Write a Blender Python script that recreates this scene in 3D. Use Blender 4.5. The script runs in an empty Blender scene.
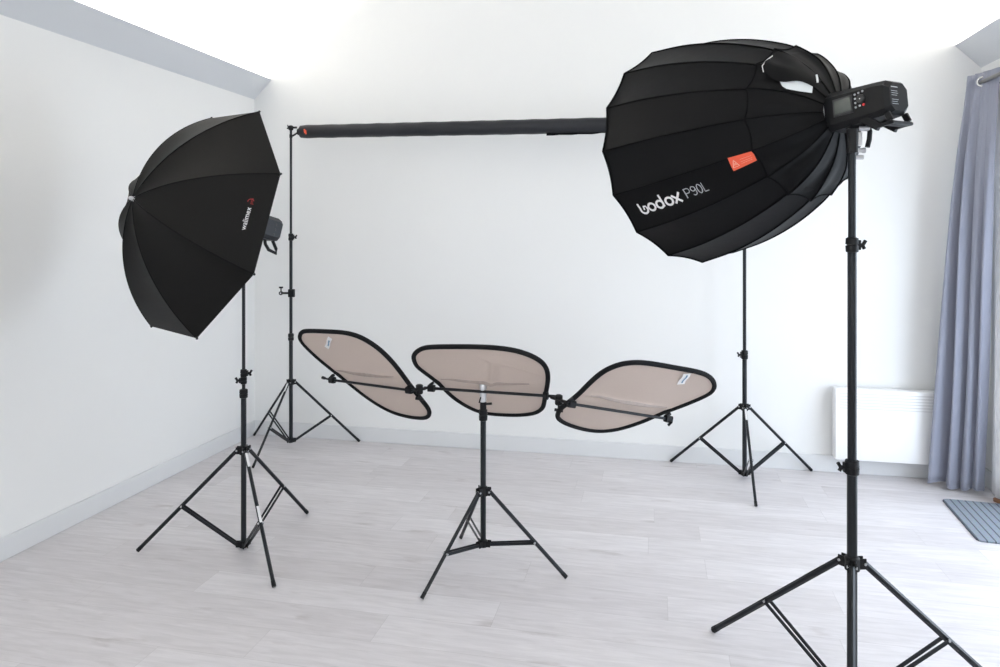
import bpy, bmesh, math, random
from mathutils import Vector, Matrix
random.seed(7)
PI = math.pi
scene = bpy.context.scene
COL = scene.collection
V = Vector

# ------------------------------------------------------------------ materials
def mat(name, col, rough=.5, metal=0., noise=0., nscale=40., bump=0., bscale=200., spec=.5,
        sheen=0., coat=0., emit=None, estr=0., transl=0.):
    m = bpy.data.materials.new(name); m.use_nodes = True
    nt = m.node_tree; b = nt.nodes['Principled BSDF']
    b.inputs['Base Color'].default_value = (*col, 1)
    b.inputs['Roughness'].default_value = rough
    b.inputs['Metallic'].default_value = metal
    b.inputs['Specular IOR Level'].default_value = spec
    b.inputs['Sheen Weight'].default_value = sheen
    b.inputs['Sheen Roughness'].default_value = .4
    b.inputs['Coat Weight'].default_value = coat
    if emit:
        b.inputs['Emission Color'].default_value = (*emit, 1)
        b.inputs['Emission Strength'].default_value = estr
    tc = nt.nodes.new('ShaderNodeTexCoord')
    if noise:
        n = nt.nodes.new('ShaderNodeTexNoise'); n.inputs['Scale'].default_value = nscale
        n.inputs['Detail'].default_value = 4
        nt.links.new(tc.outputs['Object'], n.inputs['Vector'])
        mx = nt.nodes.new('ShaderNodeMix'); mx.data_type = 'RGBA'
        mx.inputs['A'].default_value = (*[c * (1 - noise) for c in col], 1)
        mx.inputs['B'].default_value = (*[min(1, c * (1 + noise)) for c in col], 1)
        nt.links.new(n.outputs['Fac'], mx.inputs['Factor'])
        nt.links.new(mx.outputs['Result'], b.inputs['Base Color'])
    if bump:
        n2 = nt.nodes.new('ShaderNodeTexNoise'); n2.inputs['Scale'].default_value = bscale
        n2.inputs['Detail'].default_value = 3
        nt.links.new(tc.outputs['Object'], n2.inputs['Vector'])
        bp = nt.nodes.new('ShaderNodeBump'); bp.inputs['Strength'].default_value = bump
        bp.inputs['Distance'].default_value = .002
        nt.links.new(n2.outputs['Fac'], bp.inputs['Height'])
        nt.links.new(bp.outputs['Normal'], b.inputs['Normal'])
    if transl:
        t = nt.nodes.new('ShaderNodeBsdfTranslucent'); t.inputs['Color'].default_value = (*col, 1)
        ms = nt.nodes.new('ShaderNodeMixShader'); ms.inputs['Fac'].default_value = transl
        out = nt.nodes['Material Output']
        nt.links.new(b.outputs['BSDF'], ms.inputs[1]); nt.links.new(t.outputs['BSDF'], ms.inputs[2])
        nt.links.new(ms.outputs[0], out.inputs['Surface'])
    return m

M = {}
M['wall'] = mat('white wall paint', (.80, .80, .795), .75, noise=.012, nscale=2.5, bump=.12, bscale=90, spec=.2)
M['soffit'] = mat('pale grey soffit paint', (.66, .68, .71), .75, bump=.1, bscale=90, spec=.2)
M['ceiling'] = mat('white ceiling paint', (.84, .84, .83), .8, spec=.2)
M['base'] = mat('white skirting paint', (.70, .705, .715), .5, noise=.02, nscale=6, spec=.35)
M['black_metal'] = mat('black anodised metal', (.008, .010, .013), .34, .2, spec=.4, noise=.04, nscale=8)
M['black_plastic'] = mat('black plastic', (.007, .007, .008), .5, spec=.25, bump=.15, bscale=600)
M['dark_rim'] = mat('black woven binding', (.012, .012, .013), .85, spec=.15)
M['chrome'] = mat('brushed steel', (.72, .73, .75), .28, 1., noise=.05, nscale=90)
M['rivet'] = mat('dull rivet steel', (.5, .5, .52), .4, .8)
M['sticker'] = mat('white paper sticker', (.72, .72, .72), .6, noise=.1, nscale=250)
M['umb'] = mat('black umbrella nylon', (.0055, .005, .0045), .6, spec=.16, sheen=.0, bump=.1, bscale=700)
M['umb_in'] = mat('silver umbrella lining', (.6, .6, .6), .35, .5)
M['soft'] = mat('black softbox nylon', (.0045, .0045, .005), .52, spec=.11, sheen=.0, bump=.35, bscale=22)
M['seam'] = mat('black seam piping', (.003, .003, .0035), .8, spec=.1)
M['lining'] = mat('silver white lining', (.62, .66, .68), .45, .1, noise=.06, nscale=30)
M['diffuser'] = mat('white diffuser cloth', (.8, .8, .79), .8, transl=.4)
M['white_print'] = mat('white screen print', (.80, .80, .80), .6)
M['grey_print'] = mat('grey screen print', (.42, .44, .46), .6)
M['red_print'] = mat('red screen print', (.35, .02, .02), .6)
M['orange'] = mat('orange warning label', (.80, .105, .045), .55, noise=.08, nscale=60)
M['lcd'] = mat('grey display glass', (.095, .105, .095), .25, spec=.6, noise=.1, nscale=60)
M['lcd_frame'] = mat('dark display bezel', (.03, .03, .032), .4)
M['red_dot'] = mat('red button', (.75, .05, .05), .4)
M['roll'] = mat('charcoal backdrop sleeve', (.020, .021, .025), .45, spec=.3, bump=.25, bscale=16)
M['roll_dark'] = mat('black loose backdrop edge', (.004, .004, .005), .9, spec=.05)
M['roll_grey'] = mat('grey backdrop fold', (.07, .08, .10), .6)
M['heater'] = mat('white enamelled steel', (.88, .88, .885), .4, noise=.01, nscale=4)
M['heater_slot'] = mat('shaded grille slot', (.70, .70, .71), .7)
M['wood'] = mat('brown timber threshold', (.22, .10, .05), .6, noise=.3, nscale=60)
M['upvc'] = mat('white door frame', (.86, .86, .87), .35)
M['ring'] = mat('steel eyelet', (.65, .65, .65), .25, .9)
M['rod'] = mat('grey metal curtain rod', (.22, .22, .21), .35, .7)
M['led'] = mat('warm led strip', (1, .95, .85), .5, emit=(1, .93, .8), estr=6)

def reflector_mat(name, c):
    m = mat(name, c, .62, noise=.035, nscale=140, bump=.25, bscale=35, spec=.3, transl=.22, metal=.1)
    return m
M['beige'] = reflector_mat('taupe reflector cloth', (.56, .47, .42))

M['fold'] = mat('taupe fold shade', (.36, .30, .27), .7, noise=.2, nscale=60)  # cloth colour darkened to paint in the shade of the crease
def curtain_mat():
    m = mat('grey blue curtain cloth', (.33, .345, .42), .8, bump=.25, bscale=500, spec=.15, sheen=.2, transl=.12)
    return m
M['curtain'] = curtain_mat()
M['liner'] = mat('white curtain lining', (.9, .9, .91), .85, transl=.55)

def floor_mat():
    m = bpy.data.materials.new('whitewashed oak laminate'); m.use_nodes = True
    nt = m.node_tree; b = nt.nodes['Principled BSDF']; N = nt.nodes.new; Lk = nt.links.new
    tc = N('ShaderNodeTexCoord')
    s0 = N('ShaderNodeSeparateXYZ'); Lk(tc.outputs['Object'], s0.inputs[0])
    dv = N('ShaderNodeMath'); dv.operation = 'DIVIDE'; dv.inputs[1].default_value = .19; Lk(s0.outputs['Y'], dv.inputs[0])
    fl_ = N('ShaderNodeMath'); fl_.operation = 'FLOOR'; Lk(dv.outputs[0], fl_.inputs[0])
    wn = N('ShaderNodeTexWhiteNoise'); wn.noise_dimensions = '1D'; Lk(fl_.outputs[0], wn.inputs['W'])
    ma = N('ShaderNodeMath'); ma.operation = 'MULTIPLY_ADD'; ma.inputs[1].default_value = 1.28; Lk(wn.outputs['Value'], ma.inputs[0]); Lk(s0.outputs['X'], ma.inputs[2])
    cv = N('ShaderNodeCombineXYZ'); Lk(ma.outputs[0], cv.inputs[0]); Lk(s0.outputs['Y'], cv.inputs[1])
    def brick(c1, c2, mortar, ms):
        br = N('ShaderNodeTexBrick'); br.offset = 0.; br.offset_frequency = 2
        br.inputs['Scale'].default_value = 1
        br.inputs['Brick Width'].default_value = 1.28; br.inputs['Row Height'].default_value = .19
        br.inputs['Mortar Size'].default_value = ms; br.inputs['Mortar Smooth'].default_value = .3
        br.inputs['Bias'].default_value = 0
        br.inputs['Color1'].default_value = c1; br.inputs['Color2'].default_value = c2
        br.inputs['Mortar'].default_value = mortar
        Lk(cv.outputs[0], br.inputs['Vector']); return br
    br = brick((.60, .574, .584, 1), (.675, .652, .664, 1), (.51, .486, .492, 1), .0011)
    # per plank random offset for the grain
    seed = brick((0, 0, 0, 1), (1, 1, 1, 1), (.5, .5, .5, 1), 0.)
    sep = N('ShaderNodeSeparateXYZ'); Lk(tc.outputs['Object'], sep.inputs[0])
    m1 = N('ShaderNodeMath'); m1.operation = 'MULTIPLY_ADD'; m1.inputs[1].default_value = 9.
    Lk(seed.outputs['Color'], m1.inputs[0]); Lk(sep.outputs['X'], m1.inputs[2])
    comb = N('ShaderNodeCombineXYZ'); Lk(m1.outputs[0], comb.inputs[0]); Lk(sep.outputs['Y'], comb.inputs[1]); Lk(seed.outputs['Color'], comb.inputs[2])
    mp = N('ShaderNodeMapping'); mp.inputs['Scale'].default_value = (3.2, 26, 3)
    Lk(comb.outputs[0], mp.inputs['Vector'])
    n = N('ShaderNodeTexNoise'); n.inputs['Scale'].default_value = 1.6; n.inputs['Detail'].default_value = 8
    n.inputs['Roughness'].default_value = .62; n.inputs['Distortion'].default_value = .5
    Lk(mp.outputs[0], n.inputs['Vector'])
    rp = N('ShaderNodeValToRGB'); rp.color_ramp.elements[0].position = .28; rp.color_ramp.elements[1].position = .66
    rp.color_ramp.elements[0].color = (.66, .64, .645, 1); rp.color_ramp.elements[1].color = (1.04, 1.03, 1.04, 1)
    Lk(n.outputs['Fac'], rp.inputs[0])
    mx = N('ShaderNodeMix'); mx.data_type = 'RGBA'; mx.blend_type = 'MULTIPLY'; mx.inputs['Factor'].default_value = .5
    Lk(br.outputs['Color'], mx.inputs['A']); Lk(rp.outputs[0], mx.inputs['B'])
    # occasional knots and flecks
    mp2 = N('ShaderNodeMapping'); mp2.inputs['Scale'].default_value = (2.2, 8, 1); Lk(comb.outputs[0], mp2.inputs['Vector'])
    n2 = N('ShaderNodeTexNoise'); n2.inputs['Scale'].default_value = 1.5; n2.inputs['Detail'].default_value = 6
    Lk(mp2.outputs[0], n2.inputs['Vector'])
    rp2 = N('ShaderNodeValToRGB'); rp2.color_ramp.elements[0].position = .26; rp2.color_ramp.elements[1].position = .36
    rp2.color_ramp.elements[0].color = (.72, .69, .68, 1); rp2.color_ramp.elements[1].color = (1, 1, 1, 1)
    Lk(n2.outputs['Fac'], rp2.inputs[0])
    mx2 = N('ShaderNodeMix'); mx2.data_type = 'RGBA'; mx2.blend_type = 'MULTIPLY'; mx2.inputs['Factor'].default_value = .8
    Lk(mx.outputs['Result'], mx2.inputs['A']); Lk(rp2.outputs[0], mx2.inputs['B'])
    Lk(mx2.outputs['Result'], b.inputs['Base Color'])
    b.inputs['Roughness'].default_value = .42; b.inputs['Specular IOR Level'].default_value = .45
    bp = N('ShaderNodeBump'); bp.inputs['Strength'].default_value = .12; bp.inputs['Distance'].default_value = .002
    Lk(n.outputs['Fac'], bp.inputs['Height']); Lk(bp.outputs[0], b.inputs['Normal'])
    return m
M['floor'] = floor_mat()

def stripe_mat():
    m = bpy.data.materials.new('striped blue grey mat'); m.use_nodes = True
    nt = m.node_tree; b = nt.nodes['Principled BSDF']; N = nt.nodes.new; Lk = nt.links.new
    tc = N('ShaderNodeTexCoord'); sep = N('ShaderNodeSeparateXYZ'); Lk(tc.outputs['Object'], sep.inputs[0])
    a = N('ShaderNodeMath'); a.operation = 'MULTIPLY'; a.inputs[1].default_value = 1 / .037; Lk(sep.outputs['X'], a.inputs[0])
    fr = N('ShaderNodeMath'); fr.operation = 'FRACT'; Lk(a.outputs[0], fr.inputs[0])
    rp = N('ShaderNodeValToRGB'); rp.color_ramp.interpolation = 'CONSTANT'
    rp.color_ramp.elements[0].color = (.07, .08, .10, 1); rp.color_ramp.elements[1].position = .2
    rp.color_ramp.elements[1].color = (.205, .235, .275, 1); Lk(fr.outputs[0], rp.inputs[0])
    n = N('ShaderNodeTexNoise'); n.inputs['Scale'].default_value = 120; Lk(tc.outputs['Object'], n.inputs['Vector'])
    mx = N('ShaderNodeMix'); mx.data_type = 'RGBA'; mx.blend_type = 'OVERLAY'; mx.inputs['Factor'].default_value = .35
    Lk(rp.outputs[0], mx.inputs['A']); Lk(n.outputs['Color'], mx.inputs['B']); Lk(mx.outputs['Result'], b.inputs['Base Color'])
    b.inputs['Roughness'].default_value = .9
    return m
M['mat'] = stripe_mat()

def glass_mat():
    m = bpy.data.materials.new('clear door glass'); m.use_nodes = True
    nt = m.node_tree; b = nt.nodes['Principled BSDF']
    g = nt.nodes.new('ShaderNodeBsdfGlossy'); g.inputs['Roughness'].default_value = .02
    t = nt.nodes.new('ShaderNodeBsdfTransparent'); ms = nt.nodes.new('ShaderNodeMixShader'); ms.inputs['Fac'].default_value = .06
    nt.links.new(t.outputs[0], ms.inputs[1]); nt.links.new(g.outputs[0], ms.inputs[2])
    nt.links.new(ms.outputs[0], nt.nodes['Material Output'].inputs['Surface'])
    return m
M['glass'] = glass_mat()

# ------------------------------------------------------------------ mesh helpers
def frame(d):
    d = V(d).normalized(); h = V((0, 0, 1)) if abs(d.z) < .95 else V((1, 0, 0))
    u = d.cross(h).normalized(); return d, u, u.cross(d)

class MB:
    def __init__(s): s.bm = bmesh.new()
    def loft(s, rings, caps=True, closed=False):
        vs = [[s.bm.verts.new(p) for p in r] for r in rings]
        n = len(vs[0]); rng = range(len(vs) if closed else len(vs) - 1)
        for i in rng:
            a, b = vs[i], vs[(i + 1) % len(vs)]
            for j in range(n):
                s.bm.faces.new((a[j], a[(j + 1) % n], b[(j + 1) % n], b[j]))
        if caps and not closed:
            s.bm.faces.new(vs[0][::-1]); s.bm.faces.new(vs[-1])
        return s
    def tube(s, p0, p1, r0, r1=None, n=14):
        p0, p1 = V(p0), V(p1); r1 = r0 if r1 is None else r1
        d, u, w = frame(p1 - p0)
        return s.loft([[p + (u * math.cos(2 * PI * k / n) + w * math.sin(2 * PI * k / n)) * r for k in range(n)]
                       for p, r in ((p0, r0), (p1, r1))])
    def lathe(s, p0, axis, prof, n=18):      # prof: (t, r)
        d, u, w = frame(axis); p0 = V(p0)
        return s.loft([[p0 + d * t + (u * math.cos(2 * PI * k / n) + w * math.sin(2 * PI * k / n)) * r for k in range(n)]
                       for t, r in prof])
    def path(s, pts, r, n=10, closed=False, flat=None):
        pts = [V(p) for p in pts]; rings = []; N_ = len(pts); pu = None
        for i, p in enumerate(pts):
            a = pts[(i - 1) % N_] if (closed or i) else p
            b = pts[(i + 1) % N_] if (closed or i < N_ - 1) else p
            d = (b - a).normalized()
            if pu is None: _, u, w = frame(d)
            else:
                u = (pu - d * pu.dot(d)).normalized(); w = u.cross(d)
            pu = u
            rings.append([p + (u * math.cos(2 * PI * k / n) + w * math.sin(2 * PI * k / n)) * r for k in range(n)])
        return s.loft(rings, closed=closed)
    def bar(s, p0, p1, w, h, up=(0, 0, 1), bev=.0):     # rectangular bar; w sideways, h along up
        p0, p1 = V(p0), V(p1); d = (p1 - p0).normalized(); up = V(up)
        u = d.cross(up)
        if u.length < 1e-4: u = d.cross(V((1, 0, 0)))
        u.normalize(); v = u.cross(d)
        b = min(w, h) * .5 * bev
        if b > 0:
            pr = [(w/2-b, h/2), (-w/2+b, h/2), (-w/2, h/2-b), (-w/2, -h/2+b), (-w/2+b, -h/2), (w/2-b, -h/2), (w/2, -h/2+b), (w/2, h/2-b)]
        else: pr = [(w/2, h/2), (-w/2, h/2), (-w/2, -h/2), (w/2, -h/2)]
        return s.loft([[p + u * x + v * y for x, y in pr] for p in (p0, p1)])
    def box(s, c, sx, sy, sz, bev=.0, rz=0):
        c = V(c); R = Matrix.Rotation(rz, 3, 'Z')
        r = bmesh.ops.create_cube(s.bm, size=1)
        for v in r['verts']: v.co = c + R @ V((v.co.x * sx, v.co.y * sy, v.co.z * sz))
        if bev:
            es = list({e for v in r['verts'] for e in v.link_edges})
            bmesh.ops.bevel(s.bm, geom=es, offset=bev, segments=2, affect='EDGES', profile=.5)
        return s
    def poly(s, pts):
        s.bm.faces.new([s.bm.verts.new(p) for p in pts]); return s
    def grid(s, rows):
        vs = [[s.bm.verts.new(p) for p in r] for r in rows]
        for i in range(len(vs) - 1):
            for j in range(len(vs[0]) - 1):
                s.bm.faces.new((vs[i][j], vs[i][j+1], vs[i+1][j+1], vs[i+1][j]))
        return s
    def build(s, name, m, parent=None, smooth=35, base=None, recalc=True):
        if recalc: bmesh.ops.recalc_face_normals(s.bm, faces=s.bm.faces)
        org = V(parent['_o']) if parent else (V(base) if base else V((0, 0, 0)))
        for v in s.bm.verts: v.co -= org
        me = bpy.data.meshes.new(name); s.bm.to_mesh(me); s.bm.free()
        me.materials.append(m)
        if smooth:
            for p in me.polygons: p.use_smooth = True
            try: me.set_sharp_from_angle(angle=math.radians(smooth))
            except Exception: pass
        o = bpy.data.objects.new(name, me); COL.objects.link(o)
        if parent: o.parent = parent; o['_o'] = parent['_o']
        else: o.location = org; o['_o'] = tuple(org)
        return o

def thing(name, label, cat, loc, group=None):
    o = bpy.data.objects.new(name, None); COL.objects.link(o); o.location = loc
    o.empty_display_size = .1
    o['_o'] = tuple(loc); o['label'] = label; o['category'] = cat
    if group: o['group'] = group
    return o
def tag(o, label, cat, group=None):
    o['label'] = label; o['category'] = cat
    if group: o['group'] = group
    return o
def struct(o): o['kind'] = 'structure'; return o
def childof(o, sub):      # make sub a sub-part of o (all coordinates were built against the same base)
    sub.parent = o; return sub

# ------------------------------------------------------------------ room shell
XL, XR, YB, YF = -2.93, 1.93, 4.85, -2.6
H = 3.20; RIDGE = (-.5, 4.75)
struct(MB().box(((XL+XR)/2, (YB+YF)/2, -.05), XR-XL+.4, YB-YF+.4, .1).build('floor', M['floor'], smooth=0))
struct(MB().box((XL-.1, (YB+YF)/2, H/2), .2, YB-YF, H).build('wall_left', M['wall'], smooth=0))
def gable(y0, y1):
    pts = [(XL-.2, 0), (XR+.2, 0), (XR+.2, H-.1), (XR, H), (RIDGE[0], RIDGE[1]), (XL, H), (XL-.2, H-.1)]
    b = MB(); b.loft([[V((x, y0, z)) for x, z in pts], [V((x, y1, z)) for x, z in pts]]); return b
struct(gable(YB, YB+.2).build('wall_back', M['wall'], smooth=0))
struct(gable(YF-.2, YF).build('wall_front', M['wall'], smooth=0))
# right wall with the door opening
DY0, DY1, DH = 1.9, 4.50, 2.18
b = MB()
b.box((XR+.1, (DY1+YB)/2, H/2), .2, YB-DY1, H)
b.box((XR+.1, (DY0+YF)/2, H/2), .2, DY0-YF, H)
b.box((XR+.1, (DY0+DY1)/2, (DH+H)/2), .2, DY1-DY0, H-DH)
struct(b.build('wall_right', M['wall'], smooth=0))
b = MB()
t = .06
for (xa, za), (xb, zb) in (((XL-.2, H-.02), RIDGE), (RIDGE, (XR+.2, H-.02))):
    if xa < XL: xa, za = XL, H
    if xb > XR: xb, zb = XR, H
    b.loft([[V((xa, y, za)), V((xb, y, zb)), V((xb, y, zb+t)), V((xa, y, za+t))] for y in (YF, YB)])
struct(b.build('ceiling', M['ceiling'], smooth=0))
# sloped light-cove soffits on both side walls
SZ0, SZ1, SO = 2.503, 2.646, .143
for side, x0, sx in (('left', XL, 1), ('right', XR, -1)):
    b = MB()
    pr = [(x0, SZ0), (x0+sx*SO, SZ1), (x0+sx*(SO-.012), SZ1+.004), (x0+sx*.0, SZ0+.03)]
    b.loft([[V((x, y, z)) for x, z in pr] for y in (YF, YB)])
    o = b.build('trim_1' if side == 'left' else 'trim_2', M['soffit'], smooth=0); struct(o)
for side, x0, sx in (('left', XL, 1), ('back', 0, 0)):
    b = MB(); hb, tb = .105, .014
    if side == 'left': b.box((XL+tb/2, (YB+YF)/2, hb/2), tb, YB-YF, hb, bev=.003)
    else: b.box(((XL+XR)/2+tb/2, YB-tb/2, hb/2), XR-XL-tb, tb, hb, bev=.003)
    struct(b.build('baseboard_'+side, M['base'], smooth=0))
b = MB(); b.box((XR-.007, (DY1+YB)/2, .0525), .014, YB-DY1-.03, .105, bev=.003)
struct(b.build('baseboard_right', M['base'], smooth=0))
# patio door in the right wall
dr = bpy.data.objects.new('door_1', None); COL.objects.link(dr); dr.location = (XR, (DY0+DY1)/2, 0); dr['_o'] = tuple(dr.location); struct(dr)
b = MB(); fx = XR+.07
for y in (DY0+.035, DY1-.035): b.box((fx, y, DH/2), .1, .07, DH, bev=.004)
b.box((fx, (DY0+DY1)/2, DH-.035), .1, DY1-DY0-.14, .07, bev=.004)
b.build('frame', M['upvc'], dr, smooth=0)
MB().box((fx-.02, (DY0+DY1)/2, .012), .16, DY1-DY0-.14, .024, bev=.003).build('threshold', M['wood'], dr, smooth=0)
ym = (DY0+DY1)/2
for ya, yb in ((DY0+.07, ym), (ym, DY1-.07)):
    b = MB()
    for y in (ya+.045, yb-.045): b.box((fx+.01, y, (DH-.046)/2+.024), .06, .09, DH-.096, bev=.004)
    for z in (.085, DH-.125): b.box((fx+.01, (ya+yb)/2, z), .06, yb-ya-.18, .11, bev=.004)
    leaf = b.build('door_leaf', M['upvc'], dr, smooth=0)
    childof(leaf, MB().box((fx+.01, (ya+yb)/2, DH/2), .012, yb-ya-.18, DH-.29).build('pane', M['glass'], dr, smooth=0)).parent = leaf
b = MB(); b.box((fx-.035, ym+.05, 1.02), .012, .03, .2, bev=.003); b.tube((fx-.04, ym+.05, 1.06), (fx-.09, ym+.05, 1.06), .009); b.tube((fx-.085, ym+.05, 1.06), (fx-.085, ym+.16, 1.06), .009)
b.build('door_handle', M['chrome'], dr)
# small brown block left at the foot of the door frame
# pavement outside
struct(MB().box((XR+.2+3, 1.5, -.09), 6, 12, .1).build('trim_3', mat('pale paving', (.6, .6, .58), .8, noise=.1, nscale=5), smooth=0))

# ------------------------------------------------------------------ tripod stands
def make_stand(name, label, c, feet, zc, zb, poles, collars, attach, leg_r, stickers=(), group=None, hub=.03, cat='stand'):
    """poles: (z0,z1,r,name) ; collars: (z, r, h, knob azimuth or None)"""
    cx, cy = c
    root = thing(name, label, cat, (cx, cy, 0), group)
    for z0, z1, r in poles:
        b = MB(); b.tube((cx, cy, z0), (cx, cy, z1), r, n=20); b.build('pole', M['black_metal'], root)
    # hub with three lugs at the top of the legs, and one at the bottom
    for z, hh, nm in ((zc, .022, 'leg_hub'), (zb, .016, 'brace_hub')):
        r0 = poles[0][2]
        b = MB(); b.lathe((cx, cy, z-hh), (0, 0, 1), [(0, r0+.002), (.002, r0+.007), (2*hh-.004, r0+.007), (2*hh, r0+.002)], n=20)
        for f in feet:
            d = V((f[0]-cx, f[1]-cy, 0)).normalized(); s = V((-d.y, d.x, 0))
            for q in (-1, 1):
                b.bar(V((cx, cy, z)) + d*(r0) + s*q*.010, V((cx, cy, z)) + d*(hub+.004) + s*q*.010, .005, hh*1.5, bev=.4)
        b.build(nm, M['black_plastic'], root)
    for i, f in enumerate(feet):
        F = V((f[0], f[1], .009)); d = V((F.x-cx, F.y-cy, 0)).normalized(); s = V((-d.y, d.x, 0))
        top = V((cx, cy, zc)) + d*hub; bot = V((cx, cy, zb)) + d*hub
        up = (F-top).normalized().cross(s)
        b = MB(); b.bar(top, F, leg_r*1.75, leg_r*2.0, up=up, bev=.7); 
        leg = b.build('leg', M['black_metal'], root)
        b = MB(); dd = (F-top).normalized()
        b.bar(F-dd*.022, F+dd*.003, leg_r*1.95, leg_r*2.15, up=up, bev=.7)
        b.build('foot_cap', M['black_plastic'], root).parent = leg
        at = top + (F-top)*attach
        MB().tube(at-s*(leg_r+.006), at+s*(leg_r+.006), .0042, n=10).build('rivet', M['rivet'], root).parent = leg
        MB().tube(top-s*.015, top+s*.015, .0042, n=10).build('rivet', M['rivet'], root).parent = leg
        b = MB()
        for q in (-1, 1):
            b.bar(bot + s*q*.009, at + s*q*(leg_r+.002), .0028, .013, up=(0, 0, 1))
        b.build('brace', M['black_metal'], root)
        for (li, t0, t1) in stickers:
            if li == i:
                b = MB(); o_ = up if up.dot(V((0, 0, 0))-F) > 0 or up.z > 0 else -up
                if o_.z < 0: o_ = -o_
                p0 = top+(F-top)*t0; p1 = top+(F-top)*t1
                b.bar(p0+o_*(leg_r+.0006), p1+o_*(leg_r+.0006), leg_r*1.3, .001, up=up)
                b.build('sticker', M['sticker'], root, smooth=0).parent = leg
    for (z, r, hh, az) in collars:
        b = MB()
        b.lathe((cx, cy, z-hh), (0, 0, 1), [(0, r), (.003, r+.006), (hh*.9, r+.007), (hh*.95, r+.003), (hh*1.05, r+.003), (hh*1.1, r+.007), (2*hh-.003, r+.006), (2*hh, r)], n=20)
        if az is not None:
            d = V((math.cos(az), math.sin(az), 0)); s = V((-d.y, d.x, 0))
            p = V((cx, cy, z))
            b.bar(p+d*r, p+d*(r+.012), .016, hh*1.3, bev=.3)
        col = b.build('collar', M['black_plastic'], root)
        if az is not None:
            b = MB(); b.tube(p+d*(r+.008), p+d*(r+.022), .006, n=10)
            b.bar(p+d*(r+.018)-V((0, 0, .006)), p+d*(r+.030)+V((0, 0, .014)), .010, .010, up=s, bev=.5)
            b.bar(p+d*(r+.018)+V((0, 0, .002)), p+d*(r+.026)-V((0, 0, .012)), .010, .010, up=s, bev=.5)
            b.build('knob', M['black_plastic'], root).parent = col
    return root

AZ = math.radians(12.2)     # direction "to the right" as seen across the room
A = (-1.914, 3.075)
standA = make_stand('light_stand', 'black tripod light stand under the black octagonal umbrella', A,
    [(-2.379, 2.936), (-1.818, 3.524), (-1.575, 2.759)], .469, .022,
    [(.02, .75, .0125), (.74, 1.475, .0078)], [(.738, .0125, .022, None), (.80, .0085, .018, AZ+PI), (.835, .0085, .02, AZ)], .56, .0088,
    stickers=((2, .02, .13), (2, .44, .56)))
B = (-2.505, 4.618)
standB = make_stand('background_stand', 'black tripod background stand in the back left corner', B,
    [(-2.90, 4.80), (-2.076, 4.815), (-2.507, 4.134)], .455, .045,
    [(.04, .78, .0135), (.77, 1.485, .0112), (1.475, 2.245, .0085)], [(.771, .0135, .026, None), (1.475, .0112, .026, AZ)], .56, .0085,
    stickers=((2, .02, .12),), group=None)
C3 = (-.746, 3.097)
standC = make_stand('reflector_stand', 'short black tripod stand in the middle of the room carrying three reflector panels', C3,
    [(-.931, 2.797), (-.377, 3.099), (-.93, 3.396)], .355, .123,
    [(.117, .70, .0125), (.69, .765, .0095)], [(.693, .0125, .026, None)], .60, .0085)
D = (.537, 4.60)
standD = make_stand('background_stand', 'black tripod background stand near the wall heater, its top hidden behind the big softbox', D,
    [(.104, 4.825), (.964, 4.826), (.542, 4.135)], .438, .034,
    [(.03, .77, .0135), (.76, 1.485, .0105), (1.475, 2.215, .0085)], [(.758, .0135, .028, AZ+PI), (1.475, .0105, .024, AZ)], .56, .0085,
    stickers=((2, .02, .14), (1, .03, .07)))
E_ = (.6052, 2.4298)
standE = make_stand('light_stand', 'tall black tripod light stand in the right foreground under the flash and big softbox', E_,
    [(.2173, 2.8043), (1.123, 2.5786), (.4746, 1.9074)], .466, .05,
    [(.045, .775, .0152), (.765, 1.47, .0135), (1.46, 1.765, .0115)], [(.767, .0145, .024, AZ+PI), (1.464, .0125, .024, AZ)], .545, .0105,
    stickers=((0, .10, .24), (0, .52, .60)), hub=.036)

# side spigot clamp half way up the left background stand
r_ = thing('clamp', 'small black spigot clamp sticking out of the left background stand', 'clamp', (B[0], B[1], 1.08))
p = V((B[0], B[1], 1.08)); d = V((-math.cos(AZ), -math.sin(AZ), 0)); s = V((-d.y, d.x, 0))
MB().bar(p-d*.024, p+d*.016, .034, .055, bev=.3).build('clamp_body', M['black_plastic'], r_)
b = MB(); b.tube(p+d*.016, p+d*.06, .008); b.lathe(p+d*.07-s*.012, s, [(0, .012), (.003, .014), (.021, .014), (.024, .012)]); b.build('arm', M['black_metal'], r_)
b = MB(); b.tube(p+d*.07+V((0, 0, .012)), p+d*.07+V((0, 0, .034)), .0045); b.bar(p+d*.056+V((0, 0, .04)), p+d*.084+V((0, 0, .04)), .006, .012, bev=.4); b.build('knob', M['black_plastic'], r_)
MB().lathe(p+d*.07-s*.0135, s, [(0, .005), (.027, .005)]).build('bolt', M['rivet'], r_)

# ------------------------------------------------------------------ backdrop roll and its hooks
e0 = V((-2.425, 4.615, 2.214)); e1 = V((.475, 4.60, 2.182)); ax = (e1-e0); Lr = ax.length; ax.normalize()
_, ru, rw = frame(ax)
roll = thing('backdrop_roll', 'long charcoal backdrop roll hung horizontally between the two background stands', 'backdrop', tuple(e0))
b = MB(); R0 = .046; n = 28; rings = []
for i in range(61):
    t_ = i/60; rr = R0*(1+.10*t_) + .0012*math.sin(i*1.7) ; rr = rr if 0 < i < 60 else rr*.93
    rings.append([e0+ax*(Lr*t_) + (ru*math.cos(2*PI*k/n)+rw*math.sin(2*PI*k/n))*rr for k in range(n)])
b.loft(rings); b.build('sleeve', M['roll'], roll)
MB().tube(e0-ax*.022, e0+ax*.01, .024, n=20).build('core_tube', M['black_plastic'], roll); MB().tube(e1-ax*.01, e1+ax*.02, .024, n=20).build('core_tube', M['black_plastic'], roll)
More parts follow.
